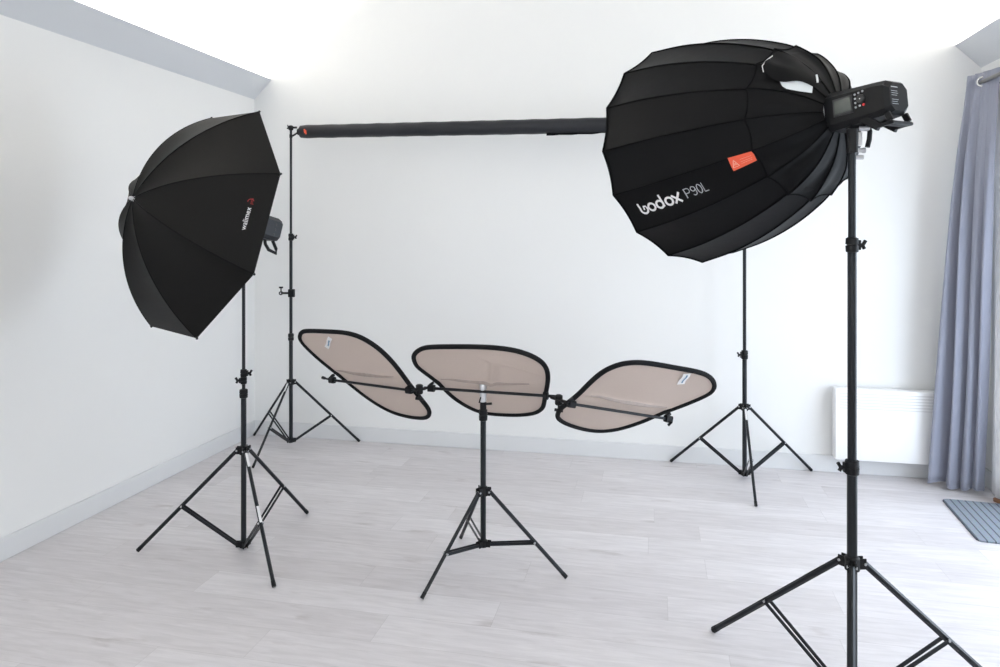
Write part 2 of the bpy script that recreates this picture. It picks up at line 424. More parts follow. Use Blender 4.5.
# little red-orange mark near the left end, on the side towards the room
q = e0+ax*.055; dirc = V((0, -1, -.15)).normalized()
b = MB(); c0 = q+dirc*(R0+.0015)
for i in range(2):
    cc = c0+ax*(-.006+.009*i)+V((0, 0, .004-.008*i))
    b.bar(cc+V((0, -.0006, .014)), cc+V((0, -.0006, -.014))+ax*.004, .010, .0015, up=(0, 1, 0))
b.build('logo', M['orange'], roll, smooth=0)
# loose edges of the cloth hanging under the roll
def under(t0, t1, drop0, drop1, name, m, yo=0.0):
    b = MB(); rows = [[], []]
    for i in range(9):
        u = i/8; t_ = t0+(t1-t0)*u; p = e0+ax*(Lr*t_)+V((0, yo, -R0*(1+.10*t_)*.86)); dr_ = drop0+(drop1-drop0)*u
        rows[0].append(p+V((0, .004, .006))); rows[1].append(p+V((0, -.004, -dr_-.0016*math.sin(i*2.1))))
    b.grid(rows); o = b.build(name, m, roll); md = o.modifiers.new('s', 'SOLIDIFY'); md.thickness = .002; return o
under(.600, .715, .020, .014, 'loose_edge', M['roll_dark'], -.012)
under(.700, .785, .012, .006, 'loose_edge', M['roll_dark'], -.012)
under(.845, .995, .020, .022, 'cloth_fold', M['roll_grey'], -.012)
# hooks holding the roll on each stand
def hook(P, to, label):
    r = thing('backdrop_bracket', label, 'bracket', tuple(P))
    d = (to-P); d.z = 0; d.normalize()
    b = MB(); b.lathe(P-V((0, 0, .018)), (0, 0, 1), [(0, .012), (.004, .017), (.03, .017), (.034, .01)])
    b.bar(P+d*(-.016), P+d*.045, .012, .014, bev=.3); b.build('clamp_body', M['black_plastic'], r)
    b = MB(); z = V((0, 0, -.052))
    b.path([P+z*1.15+d*.008, P+z*.95+d*.03, P+z*.72+d*.052], .0065); b.lathe(P+z*1.15-V((0, 0, .012)), (0, 0, 1), [(0, .011), (.024, .011)])
    b.build('hook', M['black_plastic'], r)
    b = MB(); b.tube(P-d*.012, P-d*.03+V((0, 0, -.004)), .005); b.tube(P-d*.02, P-d*.026+V((0, 0, .02)), .004); b.build('knob', M['black_metal'], r)
hook(V((B[0], B[1], 2.245)), e0, 'black hook bracket on top of the left background stand at the roll end')
hook(V((D[0], D[1], 2.215)), e1, 'black hook bracket on the right background stand, hidden behind the softbox')

# ------------------------------------------------------------------ softbox
SP = V((.6347, 2.4361, 1.9002)); SA = V((-.6143, .7835, -.0939)).normalized()
SU = V((.787, .617, 0)).normalized(); SV = SA.cross(SU) * 1.0
if SV.z < 0: SV = -SV
PH0 = 1.988; NR = 16; DP = PI/8
def smooth_interp(xs, ys, x):
    if x <= xs[0]: return ys[0]
    if x >= xs[-1]: return ys[-1]
    for i in range(len(xs)-1):
        if x <= xs[i+1]:
            h = xs[i+1]-xs[i]; t = (x-xs[i])/h
            def sl(k):
                if k == 0: return (ys[1]-ys[0])/(xs[1]-xs[0])
                if k == len(xs)-1: return (ys[-1]-ys[-2])/(xs[-1]-xs[-2])
                return (ys[k+1]-ys[k-1])/(xs[k+1]-xs[k-1])
            m0, m1 = sl(i)*h, sl(i+1)*h
            return (2*t**3-3*t*t+1)*ys[i]+(t**3-2*t*t+t)*m0+(-2*t**3+3*t*t)*ys[i+1]+(t**3-t*t)*m1
TX = [.085, .105, .14, .217, .32, .45, .60, .781]; TR = [.050, .120, .182, .256, .314, .368, .412, .445]
def prof(t): return smooth_interp(TX, TR, t)
def spt(t, phi, off=0., sag=.014, rim=True):
    k = (phi-PH0)/DP; fr = k-math.floor(k); dl = (fr-.5)*DP
    edge = 4*fr*(1-fr)
    r = prof(t); chord = math.cos(DP/2)/math.cos(dl)
    r2 = r*(chord - sag*edge*(.35+.65*min(1, t/.5)))
    tt = t
    if rim and t > .6: tt = t - edge*.003*((t-.6)/.181)**2
    return SP+SA*tt+(SU*math.cos(phi)+SV*math.sin(phi))*(r2+off)
def rib(k): return PH0+k*DP

sb = thing('softbox', 'large black sixteen-sided deep softbox with white lettering, on the right foreground stand', 'softbox', tuple(SP))
SUB = 8
ts = [.195+(.781-.195)*i/26 for i in range(27)]
for_rows = [[spt(t, PH0+DP*j/SUB) for j in range(NR*SUB+1)] for t in ts]
b = MB()
b.loft([r[:-1] for r in for_rows], caps=False)
shell = b.build('shell', M['soft'], sb, smooth=28)
# inner lining
b = MB(); b.loft([[spt(t, PH0+DP*j/4, off=-.006) for j in range(NR*4)] for t in [.10+.67*i/16 for i in range(17)]], caps=False)
b.build('lining', M['lining'], sb)
b = MB(); cen = SP+SA*.735; ring_ = [spt(.745, PH0+DP*j/2, off=-.008, rim=False) for j in range(NR*2)]
vc = b.bm.verts.new(cen); vr = [b.bm.verts.new(p) for p in ring_]
for i in range(len(vr)): b.bm.faces.new((vc, vr[i], vr[(i+1) % len(vr)]))
b.build('diffuser', M['diffuser'], sb)
for k in range(NR):
    b = MB(); b.path([spt(t, rib(k)+1e-5, off=.0005) for t in ts], .0034, n=6); b.build('seam', M['seam'], sb)
b = MB(); b.path([spt(.781, PH0+DP*j/SUB, off=.0) for j in range(NR*SUB)], .0045, n=6, closed=True); b.build('rim_piping', M['seam'], sb)
# cap cover between the ring and the speed ring: many gathered pleats
def cpt(t, phi, off=0.):
    k = (phi-PH0)/DP; fr = k-math.floor(k)
    f = (t-.086)/(.217-.086); f = max(0, min(1, f))
    pl = .014*math.sin(phi*9+1.2*f)*f*(1-f)*2 + .012*math.sin(phi*21+f*2)*f*(1-f)
    p = spt(t, phi, off=.007+off+pl, sag=.055, rim=False); return p
tc_ = [.088+(.225-.088)*i/14 for i in range(15)]
b = MB(); b.loft([[cpt(t, PH0+DP*j/8) for j in range(NR*8)] for t in tc_], caps=False)
cap = b.build('rear_cover', M['soft'], sb, smooth=40)
b = MB(); b.path([cpt(.225, PH0+DP*j/8, .001) for j in range(NR*8)], .0032, n=6, closed=True); b.build('hem', M['seam'], sb).parent = cap
for k in range(NR):
    b = MB(); b.path([cpt(t, rib(k)+1e-5, .0005) for t in tc_], .0030, n=6); b.build('seam', M['seam'], sb).parent = cap
# open zip: the white lining shows through, the flap folds over it
hole = [(.164, 2.54), (.140, 2.49), (.122, 2.43), (.108, 2.39), (.101, 2.40), (.101, 2.57), (.116, 2.67), (.136, 2.71), (.149, 2.66)]
cxh = sum(h[0] for h in hole)/len(hole); cyh = sum(h[1] for h in hole)/len(hole)
b = MB(); vc = b.bm.verts.new(cpt(cxh, cyh, .006)); vr = [b.bm.verts.new(cpt(t, f, .006)) for t, f in hole]
for i in range(len(vr)): b.bm.faces.new((vc, vr[i], vr[(i+1) % len(vr)]))
b.build('open_zip', M['lining'], sb).parent = cap
b = MB(); b.path([cpt(.206, 2.16, .012), cpt(.205, 2.30, .014), cpt(.204, 2.42, .013), cpt(.200, 2.49, .011)], .0016, n=6)
b.build('zip_edge', M['white_print'], sb).parent = cap
# flap
b = MB(); rows = []
fa = [(.197, 2.48), (.176, 2.575), (.156, 2.579), (.136, 2.528), (.119, 2.448), (.103, 2.406), (.097, 2.415)]
fb = [(.205, 2.02), (.19, 2.00), (.168, 1.97), (.142, 1.97), (.128, 1.95), (.113, 1.95), (.101, 1.95)]
for i in range(7):
    w = i/6
    rows.append([cpt(fa[k][0]*(1-w)+fb[k][0]*w, fa[k][1]*(1-w)+fb[k][1]*w, .011+.012*math.sin(PI*min(1, w*1.4))*(1-w)-.004*w+.003*math.sin(k*2.3+w*3)) for k in range(7)])
b.grid(rows); o = b.build('zip_flap', M['soft'], sb); o.parent = cap
o.modifiers.new('u', 'SUBSURF').render_levels = 2
b = MB(); b.path([cpt(.104, 2.05, .020), cpt(.100, 2.11, .022), cpt(.097, 2.20, .020)], .0035, n=8); b.build('zip_pull', M['white_print'], sb).parent = cap
# speed ring
b = MB(); b.lathe(SP+SA*.094, SA, [(0, .050), (.003, .060), (.016, .060), (.02, .05)], n=40); b.build('speed_ring', M['rivet'], sb)
# printing : ribbons laid on the panel between two seams
def along(s0, phi):  # t coordinate at arc distance s0 back from the rim
    t = .781; s = 0; step = .002; last = prof(t)
    while s < s0:
        t -= step; r = prof(t); s += math.hypot(step, r-last); last = r
    return t
ARC = [along(i*.005, 0) for i in range(140)]
def panel(x, y, k, off=.004):   # x metres from the rim towards the ring, y metres across from panel middle
    i = max(0, min(138.999, x/.005)); i0 = int(i); t = ARC[i0]+(ARC[i0+1]-ARC[i0])*(i-i0)
    ph = rib(k)+DP/2 + y/prof(t)
    return spt(t, ph, off=off)
def stroke(b, pts, w, f, closed=False):
    n = len(pts); L_, R_ = [], []
    for i, (x, y) in enumerate(pts):
        a = pts[(i-1) % n] if (closed or i) else pts[i]; c = pts[(i+1) % n] if (closed or i < n-1) else pts[i]
        dx, dy = c[0]-a[0], c[1]-a[1]; l = math.hypot(dx, dy) or 1
        L_.append((x-dy/l*w/2, y+dx/l*w/2)); R_.append((x+dy/l*w/2, y-dx/l*w/2))
    vl = [b.bm.verts.new(f(*p)) for p in L_]; vr = [b.bm.verts.new(f(*p)) for p in R_]
    for i in range(n if closed else n-1):
        j = (i+1) % n; b.bm.faces.new((vl[i], vl[j], vr[j], vr[i]))
def arc(cx, cy, r, a0, a1, n=20, sq=1.):
    return [(cx+r*math.cos(math.radians(a0+(a1-a0)*i/n)), cy+r*sq*math.sin(math.radians(a0+(a1-a0)*i/n))) for i in range(n+1)]
KP = 4     # panel index carrying the name (between seam 5 and 6 counted from the top)
TX0, TY0, TS, SL = .075, -.024, .0368, .0
SGN = -1
def lt(x, y): return panel(TX0+x*TS, (TY0+y*TS-SL*x)*SGN, KP)
b = MB(); W_ = .235
# units: x-height 1
def seg(*pts): 
    out = []
    for (x0, y0), (x1, y1) in zip(pts[:-1], pts[1:]):
        for i in range(6): out.append((x0+(x1-x0)*i/6, y0+(y1-y0)*i/6))
    out.append(pts[-1]); return out
stroke(b, [(.10, 1.30), (.09, 1.0)]+arc(.55, .46, .46, 155, 385, 26), W_, lt)       # G like an open curl
stroke(b, seg((1.0, .74), (.66, .84), (.55, .40)), W_*.72, lt)
stroke(b, arc(1.65, .5, .42, 0, 342, 24), W_, lt, True)
stroke(b, arc(2.76, .5, .42, 0, 342, 24), W_, lt, True); stroke(b, seg((3.16, .12), (3.16, 1.55)), W_, lt)
stroke(b, arc(3.95, .5, .42, 0, 342, 24), W_, lt, True)
stroke(b, seg((4.45, .98), (5.35, .02)), W_, lt); stroke(b, seg((4.55, .02), (5.42, 1.10)), W_, lt)
b.build('brand_print', M['white_print'], sb, smooth=0)
lt2 = lambda x, y: lt(6.05+(x-6.1)*.76, y*.84+.14)
b = MB(); w2 = .12; X = 6.1; h2 = 1.25
stroke(b, seg((X, 0), (X, h2)), w2, lt2); stroke(b, [(X, h2-.05), (X+.4, h2-.05)]+arc(X+.4, h2-.36, .31, 90, -90, 10)+[(X, h2-.67)], w2, lt2)
X += .95; stroke(b, arc(X+.3, h2-.36, .30, 0, 342, 18), w2, lt2, True); stroke(b, arc(X+.3, .36, .30, -150, 0, 10)+[(X+.6, h2-.36)], w2, lt2)
X += .85; stroke(b, [(X+.3+.3*math.cos(a*PI/12), h2/2+(h2/2-.05)*math.sin(a*PI/12)) for a in range(24)], w2, lt2, True)
X += .85; stroke(b, seg((X, h2), (X, .05), (X+.55, .05)), w2, lt2)
b.build('model_print', M['grey_print'], sb, smooth=0)
# orange warning label sewn over the seam next to the ring
LB = [(.298, -2.735), (.298, -2.575), (.2255, -2.585), (.2255, -2.715)]
def lab(u, v, off=.0085):
    t = LB[0][0]+(LB[3][0]-LB[0][0])*u; pa = LB[0][1]+(LB[3][1]-LB[0][1])*u; pb = LB[1][1]+(LB[2][1]-LB[1][1])*u
    ph = pa+(pb-pa)*v; r = prof(t)
    return SP+SA*t+(SU*math.cos(ph)+SV*math.sin(ph))*(r+off-.004)
b = MB(); b.grid([[lab(i/8, j/6) for i in range(9)] for j in range(7)]); lb = b.build('warning_label', M['orange'], sb)
b = MB(); f = lambda x, y: lab(x, y, .0105)
stroke(b, seg((.08, .78), (.34, .78), (.20, .25), (.08, .78)), .035, f)
stroke(b, seg((.17, .66), (.21, .5), (.25, .66)), .03, f)
for yy in (.35, .55, .7): stroke(b, seg((.45, yy), (.9, yy)), .02, f)
b.build('label_print', mat('pale print', (.85, .45, .35), .6), sb, smooth=0).parent = lb

# ------------------------------------------------------------------ big flash head behind the softbox
FV = (V((0, 0, 1))-SA*SA.z).normalized(); FS = SA.cross(FV).normalized()    # FS points to one side
CAMV = V((0, 0, 1.5))-SP
if FS.dot(CAMV) < 0: FS = -FS
FO = SP + FV*(-.003) - FS*.004
def fp(t, s_, v_): return FO+SA*t+FS*s_+FV*v_
SHB = -.012
fl = thing('studio_flash', 'big black battery studio flash with a grey display, clamped on the right foreground stand', 'flash', tuple(FO))
def oct_(t, w, h, c, cb=None):
    cb = cb or c
    return [fp(t, w, h-c), fp(t, w-c, h), fp(t, -w+c, h), fp(t, -w, h-c), fp(t, -w, -h+cb), fp(t, -w+cb, -h), fp(t, w-cb, -h), fp(t, w, -h+cb)]
b = MB(); b.loft([oct_(.114, .050, .056, .018), oct_(.098, .057, .063, .018), oct_(-.075, .052, .053, .014), oct_(-.108, .050, .051, .016), oct_(-.122, .040, .042, .018)])
body = b.build('flash_body', M['black_plastic'], fl, smooth=25)
b = MB(); b.loft([oct_(.124, .060, .066, .03), oct_(.108, .060, .066, .03)]); b.build('mount_collar', M['black_plastic'], fl)
def sidebox(t0, t1, v0, v1, d0, d1, name, m, par=None):
    b = MB(); b.loft([[fp(t, d0, v0), fp(t, d1, v0), fp(t, d1, v1), fp(t, d0, v1)] for t in (t0, t1)])
    o = b.build(name, m, fl, smooth=0)
    if par: o.parent = par
    return o
scr = sidebox(.062, -.008, -.023, .033, .050, .0575, 'display', M['lcd_frame'])
sidebox(.056, -.002, -.015, .027, .0573, .0585, 'screen', M['lcd'], scr)
b = MB(); b.lathe(fp(-.036, .0540, .012), FS, [(0, .0135), (.003, .0135), (.006, .011), (.006, .007), (.005, .006)], n=24); b.build('dial', M['lcd_frame'], fl)
for (t_, v_) in ((-.003, .030), (-.016, .032), (-.03, .034), (-.003, .017), (-.003, .004), (-.003, -.010), (-.017, -.008), (-.022, .012)):
    b = MB(); b.lathe(fp(t_-.014, .0545, v_), FS, [(0, .0035), (.0022, .003)] if (t_, v_) != (-.022, .012) else [(0, .002), (.0058, .0015)], n=10); b.build('button', M['grey_print'] if v_ != .012 else M['white_print'], fl)
b = MB(); b.lathe(fp(-.044, .0540, -.008), FS, [(0, .0042), (.0022, .0036)], n=12); b.build('power_button', M['red_dot'], fl)
# rear specification print (rows of fine marks)
b = MB()
for i in range(9):
    v_ = .030-.0065*i; w_ = .030 if i % 3 == 0 else .022+.006*((i*7) % 3)/2
    if i in (1, 5): continue
    p = [fp(-.1228, .034, v_), fp(-.1228, .034-w_, v_), fp(-.1228, .034-w_, v_-(.0028 if i == 0 else .0014)), fp(-.1228, .034, v_-(.0028 if i == 0 else .0014))]
    b.poly(p)
b.build('specification_print', M['grey_print'], fl, smooth=0)
# steel clip on top and handle under the back
b = MB(); b.lathe(fp(.068, .02, .048), FV, [(0, .014), (.006, .013), (.009, .009)], n=20); b.build('lock_button', M['rivet'], fl)
b = MB(); 
for s_ in (-.040, .040):
    b.bar(fp(-.026, s_, -.046), fp(-.080, s_, -.084), .026, .012, up=FS, bev=.3)
    b.bar(fp(-.108, s_, -.048), fp(-.118, s_, -.072), .010, .018, up=SA, bev=.3)
    b.bar(fp(-.070, s_, -.083), fp(-.125, s_, -.078), .012, .010, up=FV, bev=.3)
b.bar(fp(-.112, -.045, -.080), fp(-.112, .045, -.080), .034, .010, up=FV, bev=.5)
b.build('handle', M['black_plastic'], fl)
# bracket to the stand
bk = V((E_[0], E_[1], 1.765))
b = MB(); top = V((E_[0]+.012, E_[1]+.004, 1.842))
b.bar(bk-V((0, 0, .012)), bk+V((0, 0, .062)), .030, .030, up=(1, 0, 0), bev=.4)
b.bar(top-V((.022, .0, -.0)), top+V((.024, .01, .0)), .030, .022, bev=.3); b.build('mount_block', M['black_plastic'], fl)
rt = V((math.cos(AZ), math.sin(AZ), 0))
MB().bar(bk+rt*.022+V((0, -.004, .01)), bk+rt*.022+V((0, -.004, .052)), .012, .012, up=rt).build('mount_plate', M['chrome'], fl, smooth=0)
b = MB(); b.tube(bk+rt*.018+V((0, 0, .066)), bk+rt*.052+V((0, 0, .066)), .010); b.build('tilt_bolt', M['rivet'], fl)
b = MB(); b.path([bk+rt*.050+V((0, 0, .072)), bk+rt*.056+V((0, 0, .055)), bk+rt*.054+V((0, 0, .03)), bk+rt*.048+V((0, 0, .006))], .0075); b.build('tilt_lever', M['black_plastic'], fl)
b = MB(); b.tube(bk+rt*.010+V((0, 0, -.004)), bk+rt*.034+V((0, 0, -.004)), .007); b.tube(bk+rt*.034+V((0, 0, -.004)), bk+rt*.040+V((0, 0, -.004)), .009)
b.tube(bk+rt*.010+V((0, 0, -.026)), bk+rt*.034+V((0, 0, -.026)), .007)
b.build('stud_screw', M['rivet'], fl)

# ------------------------------------------------------------------ octagonal umbrella with its flash
UP = V((-1.871, 3.0843, 1.4928)); UA = V((.4428, .8566, -.2648)).normalized()
UU = V((.8883, -.4592, 0)).normalized(); UV = UA.cross(UU)
if UV.z < 0: UV = -UV
UPH = 1.927; UR = .551; T0, T1 = -.575, -.249; TH = math.radians(47)
um = thing('umbrella', 'black octagonal studio umbrella tilted away, on the left light stand', 'umbrella', tuple(UP))
def upt(s_, phi, off=0.):
    k = (phi-UPH)/(PI/4); fr = k-math.floor(k); dl = (fr-.5)*PI/4; edge = 4*fr*(1-fr)
    r = UR*math.sin(s_*TH)/math.sin(TH); t = T0+(T1-T0)*(.88*(1-math.cos(s_*TH))/(1-math.cos(TH))+.12*s_)
    r2 = r*(math.cos(PI/8)/math.cos(dl)); t2 = t + edge*.012*math.sin(PI*s_)
    return UP+UA*t2+(UU*math.cos(phi)+UV*math.sin(phi))*(r2+off)
b = MB(); ss = [.02+.98*i/20 for i in range(21)]
b.loft([[upt(s_, UPH+PI/4*j/6) for j in range(48)] for s_ in ss], caps=False)
can = b.build('canopy', M['umb'], um, smooth=18)
b = MB(); b.loft([[upt(s_, UPH+PI/4*j/6, -.005) for j in range(48)] for s_ in ss], caps=False); b.build('silver_lining', M['umb_in'], um)
b = MB(); b.lathe(UP+UA*(T0-.016), UA, [(0, .005), (.004, .008), (.016, .009), (.02, .02), (.024, .021)], n=20)
b.build('tip', M['rivet'], um)
for k in range(8):
    ph = UPH+k*PI/4+1e-5
    b = MB(); b.path([upt(s_, ph, -.008) for s_ in ss], .0028, n=6)
    b.tube(upt(1, ph, -.006), upt(1, ph, .004), .005, n=8)
    rb = b.build('rib', M['black_metal'], um)
    b = MB(); b.path([upt(s_, ph, .0006) for s_ in ss], .0022, n=6); b.build('seam', M['seam'], um).parent = can
b = MB(); b.tube(UP+UA*T0, UP+UA*.09, .0042); b.build('shaft', M['chrome'], um)
# text "walimex pro" on the panel between the second and third visible rib
MIRR = 1
tcu = bpy.data.curves.new('walimex_text', 'FONT'); tcu.body = 'walimex'; tcu.size = 1; tcu.resolution_u = 2
tob = bpy.data.objects.new('walimex_text', tcu)
me_t = bpy.data.meshes.new_from_object(tob)
bpy.data.objects.remove(tob)
tcu2 = bpy.data.curves.new('pro_text', 'FONT'); tcu2.body = 'pro'; tcu2.size = 1; tcu2.resolution_u = 2
tob = bpy.data.objects.new('pro_text', tcu2); me_p = bpy.data.meshes.new_from_object(tob); bpy.data.objects.remove(tob)
def text_on(me, f, name, m, root, par):
    b = MB(); b.bm.from_mesh(me)
    bmesh.ops.triangulate(b.bm, faces=b.bm.faces)
    bmesh.ops.subdivide_edges(b.bm, edges=[e for e in b.bm.edges if e.calc_length() > .5], cuts=1)
    for v in b.bm.verts: v.co = f(v.co.x, v.co.y)
    o = b.build(name, m, root, smooth=0); o.parent = par; bpy.data.meshes.remove(me)
PANEL_A = UPH - 2.5*PI/4            # middle of the panel carrying the print (between rib C and D)
rim_c = upt(1, PANEL_A)
e_along = (upt(1, PANEL_A+.35)-upt(1, PANEL_A-.35)).normalized()     # along the rim
e_in = (upt(.85, PANEL_A)-upt(1, PANEL_A)).normalized()
pn = e_along.cross(e_in).normalized()
if pn.dot(V((0, 0, 1.5))-rim_c) < 0: pn = -pn
up_dir = e_along if e_along.z > 0 else -e_along
HS = .029
TSTART = rim_c + e_in*.075 + up_dir*(-.048) + pn*.007
def wal(x, y): return TSTART + up_dir*(x*HS*.98) + e_in*(y*HS)
text_on(me_t, wal, 'brand_print', M['white_print'], um, can)
def prot(x, y): return TSTART + up_dir*(.108+x*HS*.62) + e_in*(y*HS*.62)
text_on(me_p, prot, 'pro_print', M['red_print'], um, can)
b = MB(); stroke(b, arc(.117, .008, .012, -60, 100, 12), .003, lambda x, y: TSTART+up_dir*x+e_in*y); b.build('logo_swoosh', M['red_print'], um, smooth=0).parent = can

# small flash
uf = thing('studio_flash', 'small black studio flash peeking out behind the octagonal umbrella', 'flash', tuple(UP))
GV = (V((0, 0, 1))-UA*UA.z).normalized(); GS = UA.cross(GV).normalized()
GO = UP + V((.004, 0, .052)) 
def gp(t, s_, v_): return GO+UA*t+GS*s_+GV*v_
def oc2(t, w, h, c): return [gp(t, w, h-c), gp(t, w-c, h), gp(t, -w+c, h), gp(t, -w, h-c), gp(t, -w, -h+c), gp(t, -w+c, -h), gp(t, w-c, -h), gp(t, w, -h+c)]
b = MB(); b.loft([oc2(-.14, .05, .05, .025), oc2(-.10, .052, .054, .018), oc2(.10, .056, .056, .018), oc2(.125, .048, .05, .018)]); b.build('flash_body', mat('dark blue black plastic', (.010, .012, .017), .5), uf)
b = MB(); b.lathe(gp(-.19, 0, 0), UA, [(0, .075), (.004, .08), (.05, .05)], n=28); b.build('reflector_dish', M['chrome'], uf)
for (s_, v_, r_) in ((.02, .03, .007), (-.02, .03, .007), (0, 0, .014), (.02, -.03, .005), (-.02, -.03, .005)):
    b = MB(); b.lathe(gp(.122, s_, v_), UA, [(0, r_), (.006, r_*.9)], n=16); b.build('knob', M['grey_print'] if r_ == .005 else M['black_plastic'], uf)
for sx_ in (-1, 1):
  for (t_, v_) in ((.085, .02), (.085, -.005), (.085, -.028)):
    b = MB(); b.lathe(gp(t_, .055*sx_, v_), GS*sx_, [(0, .006), (.003, .005)], n=12); b.build('button', M['lcd_frame'], uf)
b = MB(); b.path([gp(.075, 0, -.05), gp(.085, 0, -.075), gp(.11, 0, -.098), gp(.155, 0, -.105), gp(.15, 0, -.085), gp(.12, 0, -.05)], .008); b.build('handle', M['black_plastic'], uf)
b = MB(); b.bar(V((A[0], A[1], 1.42)), V((A[0], A[1], 1.485)), .034, .034, up=(1, 0, 0), bev=.4); b.bar(V((A[0]-.02, A[1], 1.465)), gp(0, 0, -.05), .03, .03, bev=.3); b.build('mount_block', M['black_plastic'], uf)

# ------------------------------------------------------------------ reflector panels
P1 = [(-.285, .215), (-.263, .252), (-.229, .283), (-.182, .303), (-.078, .314), (.022, .321), (.106, .321), (.18, .31), (.237, .283), (.275, .248), (.296, .205), (.299, .143), (.284, .059), (.256, -.043), (.236, -.123), (.211, -.166), (.171, -.199), (.102, -.222), (.021, -.231), (-.059, -.228), (-.119, -.198), (-.17, -.136), (-.203, -.067), (-.229, .02), (-.266, .091), (-.292, .15)]
P0 = [(-.276, .287), (-.231, .317), (-.173, .328), (-.055, .332), (.058, .334), (.134, .323), (.187, .296), (.232, .248), (.257, .184), (.267, .113), (.268, .033), (.27, -.015), (.274, -.086), (.278, -.142), (.263, -.184), (.228, -.22), (.175, -.238), (.097, -.244), (.016, -.235), (-.052, -.205), (-.114, -.148), (-.158, -.083), (-.196, -.011), (-.231, .049), (-.269, .12), (-.294, .191), (-.3, .247)]
P2 = [(-.249, -.131), (-.268, -.081), (-.265, -.027), (-.262, .047), (-.269, .132), (-.268, .215), (-.247, .268), (-.213, .304), (-.153, .328), (-.069, .336), (.022, .338), (.116, .341), (.193, .332), (.253, .305), (.3, .266), (.323, .219), (.309, .161), (.268, .079), (.22, .002), (.189, -.072), (.142, -.143), (.088, -.19), (.017, -.215), (-.074, -.211), (-.163, -.19), (-.219, -.163)]
def spline(pts, per=5):
    out = []; n = len(pts)
    for i in range(n):
        p0, p1, p2, p3 = (pts[(i+k) % n] for k in (-1, 0, 1, 2))
        for j in range(per):
            t = j/per
            out.append(tuple(.5*((2*p1[c])+(-p0[c]+p2[c])*t+(2*p0[c]-5*p1[c]+4*p2[c]-p3[c])*t*t+(-p0[c]+3*p1[c]-3*p2[c]+p3[c])*t**3) for c in (0, 1)))
    return out
def relax(pts, n=3):
    for _ in range(n):
        pts = [tuple(.25*pts[i-1][c]+.5*pts[i][c]+.25*pts[(i+1) % len(pts)][c] for c in (0, 1)) for i in range(len(pts))]
    return pts
def reflector(e0_, e1_, tv, outl, label, tagpos=None, creases=0):
    a, c = V(e0_), V(e1_); m = (a+c)/2; bd = (c-a).normalized(); tv = V(tv).normalized(); tv = (tv-bd*tv.dot(bd)).normalized()
    nn = bd.cross(tv)
    if nn.dot(V((0, 0, 1.5))-m) < 0: nn = -nn     # towards the open side of the room
    off = -.006
    root = thing('reflector', label, 'reflector', tuple(m))
    P = lambda u, v, w=0: m+bd*u+tv*v+nn*(off+w)
    ol = relax(spline([(x*1.03, y*1.03) for x, y in outl], 5), 4); RIM = .0105
    sgn_area = sum(ol[i][0]*ol[(i+1) % len(ol)][1]-ol[(i+1) % len(ol)][0]*ol[i][1] for i in range(len(ol)))
    # inset outline
    def inset(d):
        o2 = []; n = len(ol)
        for i in range(n):
            ax_, ay = ol[i-1]; bx_, by = ol[(i+1) % n]; dx, dy = bx_-ax_, by-ay; l = math.hypot(dx, dy); s = 1 if sgn_area > 0 else -1
            o2.append((ol[i][0]-dy/l*d*s, ol[i][1]+dx/l*d*s))
        return o2
    inn = inset(RIM)
    cu = sum(p[0] for p in inn)/len(inn); cv = sum(p[1] for p in inn)/len(inn)
    def height(u, v, k):
        h = 0
        h += .015*math.exp(-((v-.052-.02*u)/.011)**2)*(.35+.65*math.sin(min(PI, max(0, (u+.22)/.44*PI))))     # fold above the bar
        h -= .010*math.exp(-((v-.028)/.016)**2)
        h += .0035*math.sin(u*15+v*9)*math.sin(v*13-u*5)
        if creases:
            w = math.exp(-((u-.03-.25*(v-.05))/.018)**2)*max(0, min(1, v/.15))*max(0, 1-(v/.26)**2)
            h += .026*w
            w = math.exp(-(((v-.19)+.45*(u-.15))/.012)**2)*max(0, min(1, u/.08)); h += .010*w
        return h*(1-k**6)
    b = MB(); NRG = 26; prev = None; c0 = b.bm.verts.new(P(cu, cv, height(cu, cv, 0)))
    for q in range(1, NRG+1):
        k = q/NRG; ring = [b.bm.verts.new(P(cu+(x-cu)*k, cv+(y-cv)*k, height(cu+(x-cu)*k, cv+(y-cv)*k, k))) for x, y in inn]
        for i in range(len(ring)):
            j = (i+1) % len(ring)
            if prev: b.bm.faces.new((prev[i], prev[j], ring[j], ring[i]))
            else: b.bm.faces.new((c0, ring[j], ring[i]))
        prev = ring
    b.build('cloth', M['beige'], root, smooth=80)
    b = MB(); b.path([P(x, y) for x, y in inset(RIM*.85)], RIM, n=10, closed=True); b.build('rim', M['dark_rim'], root)
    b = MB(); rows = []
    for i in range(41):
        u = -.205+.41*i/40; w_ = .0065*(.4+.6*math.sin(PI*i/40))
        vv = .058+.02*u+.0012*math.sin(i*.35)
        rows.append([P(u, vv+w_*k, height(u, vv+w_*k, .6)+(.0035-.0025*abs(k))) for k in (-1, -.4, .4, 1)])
    b.grid(rows); b.build('fold_shade', M['fold'], root)  # darker strip laid on the cloth as painted shadow above the bar
    if tagpos:
        u, v, ang = tagpos; b = MB(); du = V((math.cos(ang), math.sin(ang))); dv = V((-math.sin(ang), math.cos(ang)))
        Q = lambda x, y: P(u+du.x*x+dv.x*y, v+du.y*x+dv.y*y, .006+.004*math.sin(y*60))
        b.grid([[Q((-.011+.022*i/3)*(1 if ang < 0 else 1.5), (-.045+.09*j/6)*(1.25 if ang < 0 else 1)) for i in range(4)] for j in range(7)])
        tg = b.build('care_tag', M['white_print'], root)
        b = MB(); stroke(b, [(.002, -.036+.012*i) for i in range(7)], .007, lambda x, y: Q(x, y)+nn*.001); b.build('tag_print', mat('blue grey print', (.12, .28, .42), .6), root, smooth=0).parent = tg
    return root
reflector((-1.552, 3.280, .789), (-1.072, 3.051, .810), (-.3034, -.5674, .7655), P0, 'left taupe reflector panel with black rim, wing folded towards the backdrop corner stand', tagpos=(-.085, .262, -.86))
